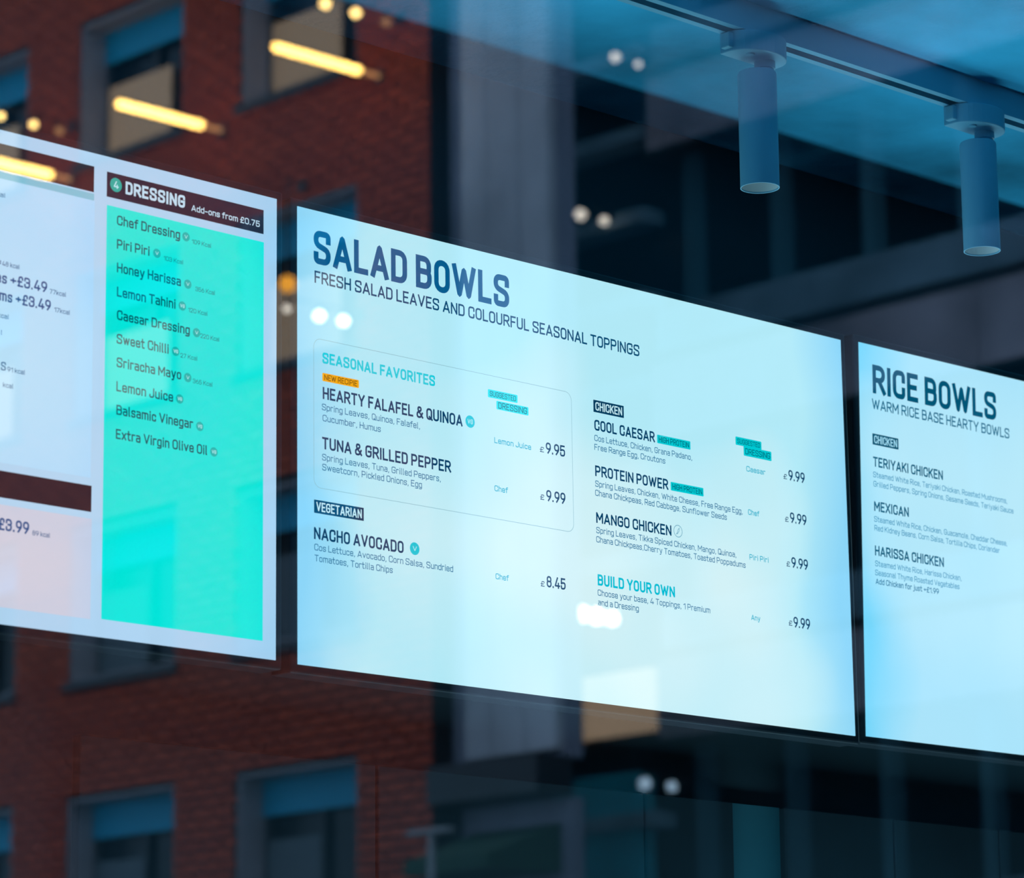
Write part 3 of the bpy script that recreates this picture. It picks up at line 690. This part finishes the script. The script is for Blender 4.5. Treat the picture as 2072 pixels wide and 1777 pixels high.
# ------------------------------------------------------------------ ceiling track and its two spotlights
TY, TZ0 = 3.0, 3.155                       # the open underside of the track
tr = empty('lighting_track', (1.2, TY, CZ)); tag(tr, 'long pale lighting track with a dark slot under the ceiling', 'lighting track')
hwid, slot = .0185, .0075
tb = MB().box(0, 5.2, -hwid, -slot, TZ0 - CZ, 0).box(0, 5.2, slot, hwid, TZ0 - CZ, 0)
tb.build('channel', M['white_metal'], tr)
MB().box(0, 5.2, -slot, slot, TZ0 - CZ + .018, 0).build('slot', M['slot'], tr)
def spotlight(x, label):
    root = empty('track_spotlight', (x, TY, TZ0)); tag(root, label, 'spotlight', 'spotlights on the ceiling track')
    # adapter: straight back, half-round front
    pts = [(-.052, .0185), (-.052, .004)]
    pts += [(-.052 * math.cos(a), .004 - .040 * math.sin(a)) for a in [math.pi * i / 20 for i in range(1, 20)]]
    pts += [(.052, .004), (.052, .0185)]
    MB().prism(pts, -.030, -.0005).build('adapter', M['white_metal'], root, bevel=.0015)
    MB().lathe([(.006, -.0325), (.006, -.030)], c=(-.024, -.012, 0), seg=16).build('screw', M['white_metal'], root)
    MB().box(-.060, -.050, -.006, .010, -.026, -.004).build('release_lever', M['white_metal'], root, bevel=.002)
    MB().lathe([(.0145, -.030), (.0145, -.040), (.0125, -.0405), (.0115, -.050)], c=(.0185, 0, 0)).build('swivel_neck', M['white_metal'], root, smooth=True)
    r = .0268; t = .0014; z1 = -.0485; z0 = -.2135
    # tube: outer wall, rounded shoulder, rim, inner wall
    prof = [(.004, z1), (r - .003, z1), (r - .001, z1 - .001), (r, z1 - .004), (r, z0), (r - t, z0), (r - t, z0 + .06)]
    MB().lathe(prof, c=(.002, 0, 0), seg=72, closed=True).build('tube', M['white_metal'], root, smooth=True)
    MB().lathe([(r - t - .0002, z0 + .002), (r - t - .0006, z0 + .030), (.012, z0 + .050), (.0001, z0 + .052)], c=(.002, 0, 0), seg=72, closed=True).build('reflector', M['lamp_inside'], root, smooth=True)
    return root
spotlight(3.337, 'white tube spotlight hanging above the middle menu screen, nearer of the two')
spotlight(3.816, 'white tube spotlight nearest the right edge of the picture')

# ------------------------------------------------------------------ the street, seen mirrored in the shop glass
# Every measure below is the mirror image's: xv is the distance behind the glass line, real x = 2 * GLASSX - xv
def rx(xv): return 2 * GLASSX - xv
struct('pavement', MB().box(-2.4, .86, -30, 60, -.12, 0), M['paving'])
struct('road', MB().box(rx(19.0), -2.4, -30, 60, -.24, -.12), M['asphalt'])
struct('pavement', MB().box(rx(60), rx(19.0), -30, 60, -.24, 0), M['paving'])

FX = rx(21.0)                              # face of the brick building, looking towards +x
Y0, Y1 = 23.06, 36.4
BAYS = [25.90 + 2.76 * i for i in range(4)]
WW = 1.80
ROWS = [10.88 - 2.80 * j + 1.6 for j in range(-1, 5)]
WH = 1.58
TOP = 18.2
bb = empty('brick_building', (FX, Y0, 0)); tag(bb, 'red brick building with recessed windows, mirrored in the shop glass', 'building')
bpy.context.view_layer.update()
def B(o, parent=None, label=None, kind=None):
    under(o, parent or bb)
    if label: o['label'] = label
    if kind: o['kind'] = kind
    return o
wl = MB()
ys = [Y0] + sum([[b - WW, b] for b in BAYS], []) + [Y1]
for i in range(0, len(ys), 2): wl.box(FX - .5, FX, ys[i], ys[i + 1], 0, TOP)
zs = [0] + sum([[z, z + WH] for z in sorted(ROWS)], []) + [TOP]
for b in BAYS:
    for i in range(0, len(zs), 2): wl.box(FX - .5, FX, b - WW, b, zs[i], zs[i + 1])
B(wl.build('wall', M['mortar']))
B(MB().prism([(FX - .51, Y0 + .3), (FX - .51, Y1), (FX - 5.8, Y1), (FX - 5.8, Y0 + 7.5)], 0, TOP).build('inner_core', M['sill']))
B(MB().box(FX - .6, FX + .12, Y0, Y1 + .1, TOP, TOP + .25).build('parapet', M['reveal']))
# bricks
BL, BH, J = .286, .071, .034
bricks = []
row = 0; z = .04
while z + BH < TOP:
    y = Y0 + .004 - (BL + J) / 2 * (row % 2)
    while y < Y1:
        a, b = max(y, Y0 + .004), min(y + BL, Y1 - .004)
        segs = [(a, b)] if b - a > .05 else []
        if any(z < r + WH and z + BH > r for r in ROWS):
            for wb0 in BAYS:
                o = []
                for s0, s1 in segs:
                    if s1 <= wb0 - WW or s0 >= wb0: o.append((s0, s1))
                    else:
                        if s0 < wb0 - WW - .03: o.append((s0, wb0 - WW - .004))
                        if s1 > wb0 + .03: o.append((wb0 + .004, s1))
                segs = o
        bricks += [(s0, s1, z) for s0, s1 in segs]
        y += BL + J
    z += BH + J; row += 1
def key(b):                                 # whole bricks of the stretch that the shop glass mirrors, beside the upper windows
    full = abs(b[1] - b[0] - BL) < .001
    return (not full, abs((b[0] + b[1]) / 2 - 24.6) * 1.2 + abs(b[2] - 11.2))
bricks.sort(key=key)
bm_ = MB().box(-.012, .024, -BL / 2, BL / 2, -BH / 2, BH / 2).mesh('brick', M['brick'])
for s0, s1, z in bricks[:300]:
    o = bpy.data.objects.new('brick', bm_); COL.objects.link(o); o.parent = bb
    o.location = (random.uniform(-.003, .003), (s0 + s1) / 2 - Y0, z + BH / 2)
rest = MB()
for s0, s1, z in bricks[300:]:
    d = random.uniform(.020, .028)
    rest.box(FX - .01, FX + d, s0, s1, z, z + BH)
B(rest.build('brickwork', M['brick']), kind='stuff')
# windows
def make_window(yb, zb, kind_):
    """yb: its far side, zb: sill height; reveal .39 deep"""
    d = .39; t = .03
    y0, y1, z0, z1 = yb - WW, yb, zb, zb + WH
    mb = MB().box(FX - d, FX - .012, y0, y0 + t, z0, z1).box(FX - d, FX - .012, y1 - t, y1, z0, z1).box(FX - d, FX - .012, y0 + t, y1 - t, z1 - t, z1).box(FX - d, FX - .012, y0 + t, y1 - t, z0, z0 + t)
    w = B(mb.build('window', M['reveal']))
    fb = MB(); f = .06
    for a, b_ in ((y0 + t, y0 + t + f), (y1 - t - f, y1 - t), ((y0 + y1) / 2 - .03, (y0 + y1) / 2 + .03)): fb.box(FX - d, FX - d + .06, a, b_, z0 + t, z1 - t)
    fb.box(FX - d, FX - d + .06, y0 + t, y1 - t, z0 + t, z0 + t + f).box(FX - d, FX - d + .06, y0 + t, y1 - t, z1 - t - f, z1 - t)
    B(fb.build('sash', M['sill']), w)
    B(MB().box(FX - d - .03, FX - d - .01, y0 + t, y1 - t, z0 + t, z1 - t).build('pane', M['dark_pane']), w)
    B(MB().box(FX - d + .061, FX - d + .085, y0 + t, y1 - t, z1 - t - .36, z1 - t).build('transom_panel', M['blue_panel']), w)
    B(MB().box(FX - .02, FX + .07, y0 - .05, y1 + .05, z0 - .10, z0 - .005).build('sill', M['sill']), w)
    if kind_ == 'lit':
        B(MB().box(FX - d + .064, FX - d + .075, y0 + .62, y1 - .10, z0 + t, z0 + .92).build('blind', M['blind']), w, 'cream blind lit from inside')
    elif kind_ == 'dim':
        B(MB().box(FX - d + .064, FX - d + .075, y0 + .9, y1 - .1, z0 + t, z0 + .95).build('blind', M['blind_dim']), w)
    return w
for j, zb in enumerate(ROWS):
    for i, yb in enumerate(BAYS):
        make_window(yb, zb, 'lit' if j in (1, 2) and i < 3 else 'dim')

# tube lamps on arms and bulb brackets, all standing out square from the facade
warm_tube = emission('warm_tube_glow', (1.0, .60, .15), 30)
warm_bulb = emission('warm_bulb_glow', (1.0, .66, .22), 22)
white_bulb = emission('white_bulb_glow', (1.0, .92, .80), 6.5)
white_hot = emission('bright_bulb_glow', (.95, .97, 1.0), 22)
dim_bulb = emission('dim_bulb_glow', (1.0, .5, .22), 2.2)
def tube_lamp(y, z, label):
    r = empty('tube_lamp', (FX, y, z)); tag(r, label, 'wall lamp', 'tube lamps standing out from the brick wall')
    MB().box(.026, .05, -.05, .05, -.07, .07).build('wall_plate', M['black_metal'], r, bevel=.01)
    MB().lathe([(.024, .05), (.024, .30)], axis='x', seg=16).build('arm', emission('arm_tail_glow', (1.0, .45, .18), 3.2), r)  # dim tail of the lamp's light, put into the arm as glow
    MB().lathe([(.026, .30), (.044, .31), (.044, 1.35), (.026, 1.37)], axis='x', seg=20).build('tube', warm_tube, r, smooth=True)
tube_lamp(23.74, 12.25, 'long warm tube lamp on the brick pier beside the plain concrete pier')
tube_lamp(26.17, 12.28, 'long warm tube lamp between the first and second upper windows')
tube_lamp(28.75, 12.34, 'long warm tube lamp mirrored over the left menu screen')
def bulb_bracket(x0, y, z, bulbs, label, group=None, drop=0):
    """bulbs: (distance from the wall, radius, material)"""
    r = empty('bulb_bracket', (x0, y, z)); tag(r, label, 'wall lamp', group)
    L = max(b[0] for b in bulbs)
    w0 = .026 if x0 == FX else .001
    MB().box(w0, w0 + .03, -.06, .06, .02 + drop, .14 + drop).build('wall_plate', M['black_metal'], r, bevel=.01)
    MB().lathe([(.010, .03), (.010, L + .02)], c=(0, 0, .11 + drop), axis='x', seg=10).build('arm', M['black_metal'], r)
    for d, rad, m in bulbs:
        MB().lathe([(.012, 0), (.012, .11 + drop - rad * .6)], c=(d, 0, rad * .6), seg=12).build('socket', M['black_metal'], r)
        prof = [(max(rad * math.sin(math.pi * i / 12), 1e-7), -rad * math.cos(math.pi * i / 12)) for i in range(13)]
        MB().lathe(prof, c=(d, 0, 0), seg=20, closed=True).build('bulb', m, r, smooth=True)
bulb_bracket(FX, 23.45, 12.69, ((.21, .045, dim_bulb), (.60, .048, warm_bulb), (.98, .048, warm_bulb)), 'three bulb bracket at the top, beside the concrete pier')
bulb_bracket(FX, 28.74, 12.85, ((.21, .045, dim_bulb), (.55, .038, warm_bulb), (.98, .038, warm_bulb)), 'three bulb bracket above the left menu screen')
bulb_bracket(FX, 24.03, 9.82, ((.25, .05, white_hot), (.55, .05, white_hot), (.95, .040, white_bulb)), 'three bulb bracket mirrored beside the gap between two screens')
bulb_bracket(FX, 24.90, 10.37, ((.22, .085, emission('amber_bulb_glow', (1.0, .42, .04), 6)),), 'single amber bulb bracket seen through the gap beside the SALAD BOWLS screen', drop=.95)
# concrete pier at the end of the brick building
PX = rx(21.25)
cp = empty('concrete_pier', (PX, 21.6, 0)); tag(cp, 'blue grey concrete pier at the end of the brick building', 'pier')
bpy.context.view_layer.update()
def C(o, parent=cp, **k): return B(o, parent, **k)
C(MB().box(PX - .25, PX, 21.62, 23.05, 5.45, TOP).build('shaft', M['concrete']))
for a, b_ in ((21.60, 21.98), (21.99, 22.42), (22.43, 22.78)):
    C(MB().box(PX, PX + .12, a, b_, 5.5, TOP).build('fin', M['concrete_pale'], bevel=.015))
C(MB().box(PX - .25, PX - .1, 21.62, 23.05, 0, 5.09).build('base', M['concrete']))
C(MB().box(PX - .1, PX + .35, 21.6, 23.05, 5.1, 5.45).build('canopy', M['black_metal'], bevel=.01))
# small awning beneath
aw = MB().prism([(0, 0), (.9, 0), (.9, .12), (0, .45)], 0, 1.1)
ao = aw.build('awning', M['green']); ao.matrix_world = Matrix(((1, 0, 0, PX - .09), (0, 0, 1, 21.75), (0, 1, 0, 4.42), (0, 0, 0, 1)))
tag(ao, 'small green awning under the canopy of the concrete pier', 'awning')

# added unseen building facing the shop, before the brick one; it keeps the low sky off the shop window
fb_ = empty('added_facing_building', (rx(19.8), -9, 0)); tag(fb_, 'plain grey block added across the street, unseen, to keep low sky off the shop', 'building')
bpy.context.view_layer.update()
B(MB().box(rx(26.0), rx(20.0), -28, 11.5, 0, 17).build('wall', M['render']), fb_)
for i in range(13):
    for j in range(5):
        w = B(MB().box(rx(20.02), rx(19.94), -26.6 + 2.9 * i, -25.0 + 2.9 * i, 1.2 + 3.2 * j, 3.0 + 3.2 * j).build('window', M['reveal']), fb_)
        B(MB().box(rx(19.95), rx(19.92), -26.5 + 2.9 * i, -25.1 + 2.9 * i, 1.3 + 3.2 * j, 2.9 + 3.2 * j).build('pane', M['dark_pane']), w)

# office building further back: concrete bands, black glazing
OX = rx(27.0)
ob = empty('office_building', (OX, 20, 0)); tag(ob, 'dark office building with long concrete bands beyond the concrete pier', 'building')
bpy.context.view_layer.update()
def O(o, parent=ob, **k): return B(o, parent, **k)
OY0, OY1 = 12.0, 30.0
O(MB().box(OX - 6, OX - .45, OY0, OY1, 0, 20.5).build('glazing', M['glazing']))
for kf in range(-2, 4):
    zb = 8.28 + 1.6 + 3.37 * kf
    if zb < 1: continue
    y = OY0
    n_ = 0
    while y < 26.0:
        O(MB().box(OX - .45, OX, y, min(y + 2.33, 26.0) - .02, zb, zb + .89).build('spandrel', M['spandrel'], bevel=.012))
        O(MB().box(OX - .45, OX - .10, y, min(y + 2.33, 26.0) - .02, zb + 1.00, zb + 1.52).build('cladding_panel', M['band']))
        y += 2.335; n_ += 1
    O(MB().box(OX - .44, OX + .02, OY0, 26.0, zb + .89, zb + 1.0).build('coping', M['sill']))
    O(MB().box(OX - .44, OX + .04, OY0, 26.0, zb - .06, zb).build('drip_edge', M['sill']))
y = OY0 + .3
while y < 26.0:
    O(MB().box(OX - .46, OX - .25, y, y + .16, .5, 20.4).build('mullion', M['mullion'])); y += 1.32
# stacked balconies at its near end
for i in range(17):
    zb = 3.0 + .985 * i + 1.6
    if 4.6 < zb - 1.6 < 6.6: continue
    O(MB().box(OX - .4, OX - .02, 26.1, 28.6, zb, zb + .17).build('balcony_slab', M['band'], bevel=.01))
O(MB().box(OX - .4, OX - .3, 26.35, 27.75, 6.69, 7.40).build('window', M['warm_window']), label='amber lit window')
O(MB().box(OX - .3, OX - .2, 27.44, 27.50, 6.69, 7.40).build('mullion', M['sill']))
O(MB().box(OX - .4, OX - .1, 26.42, 27.75, .3, 6.22).build('shopfront_panel', M['teal_panel']), label='teal panel at street level')
G_ = 'bulb brackets on the office building'
bulb_bracket(OX, 25.98, 14.29, ((.11, .04, white_bulb), (.48, .055, white_bulb)), 'faint bulb bracket near the top of the office building', G_)
bulb_bracket(OX, 26.56, 12.55, ((.12, .055, white_bulb), (.50, .065, white_bulb)), 'bulb bracket halfway up the office building, above the middle screen', G_)
bulb_bracket(OX, 26.56, 7.93, ((.10, .075, white_hot), (.34, .085, white_hot), (.58, .085, white_hot)), 'bright bulb bracket mirrored low on the SALAD BOWLS screen', G_)
bulb_bracket(OX, 25.59, 5.95, ((.20, .06, emission('cool_bulb_glow', (.5, .75, 1), 4)), (.62, .07, emission('cool_bulb_glow', (.5, .75, 1), 4))), 'cool bulb bracket near street level of the office building', G_)

# street lamp in front of the concrete pier
sx = rx(20.0)
sl = empty('street_lamp', (sx, 21.99, 0)); tag(sl, 'thin grey street lamp with a flat cross head before the pier', 'street lamp')
bpy.context.view_layer.update()
sm = principled('galvanised_steel', (.30, .30, .30), .5)
B(MB().lathe([(.05, 0), (.035, 4.70)], c=(sx, 21.99, 0), seg=16).build('pole', sm), sl)
B(MB().box(sx - .06, sx + .06, 21.75, 22.26, 4.70, 4.745).build('lamp_head', sm, bevel=.01), sl)
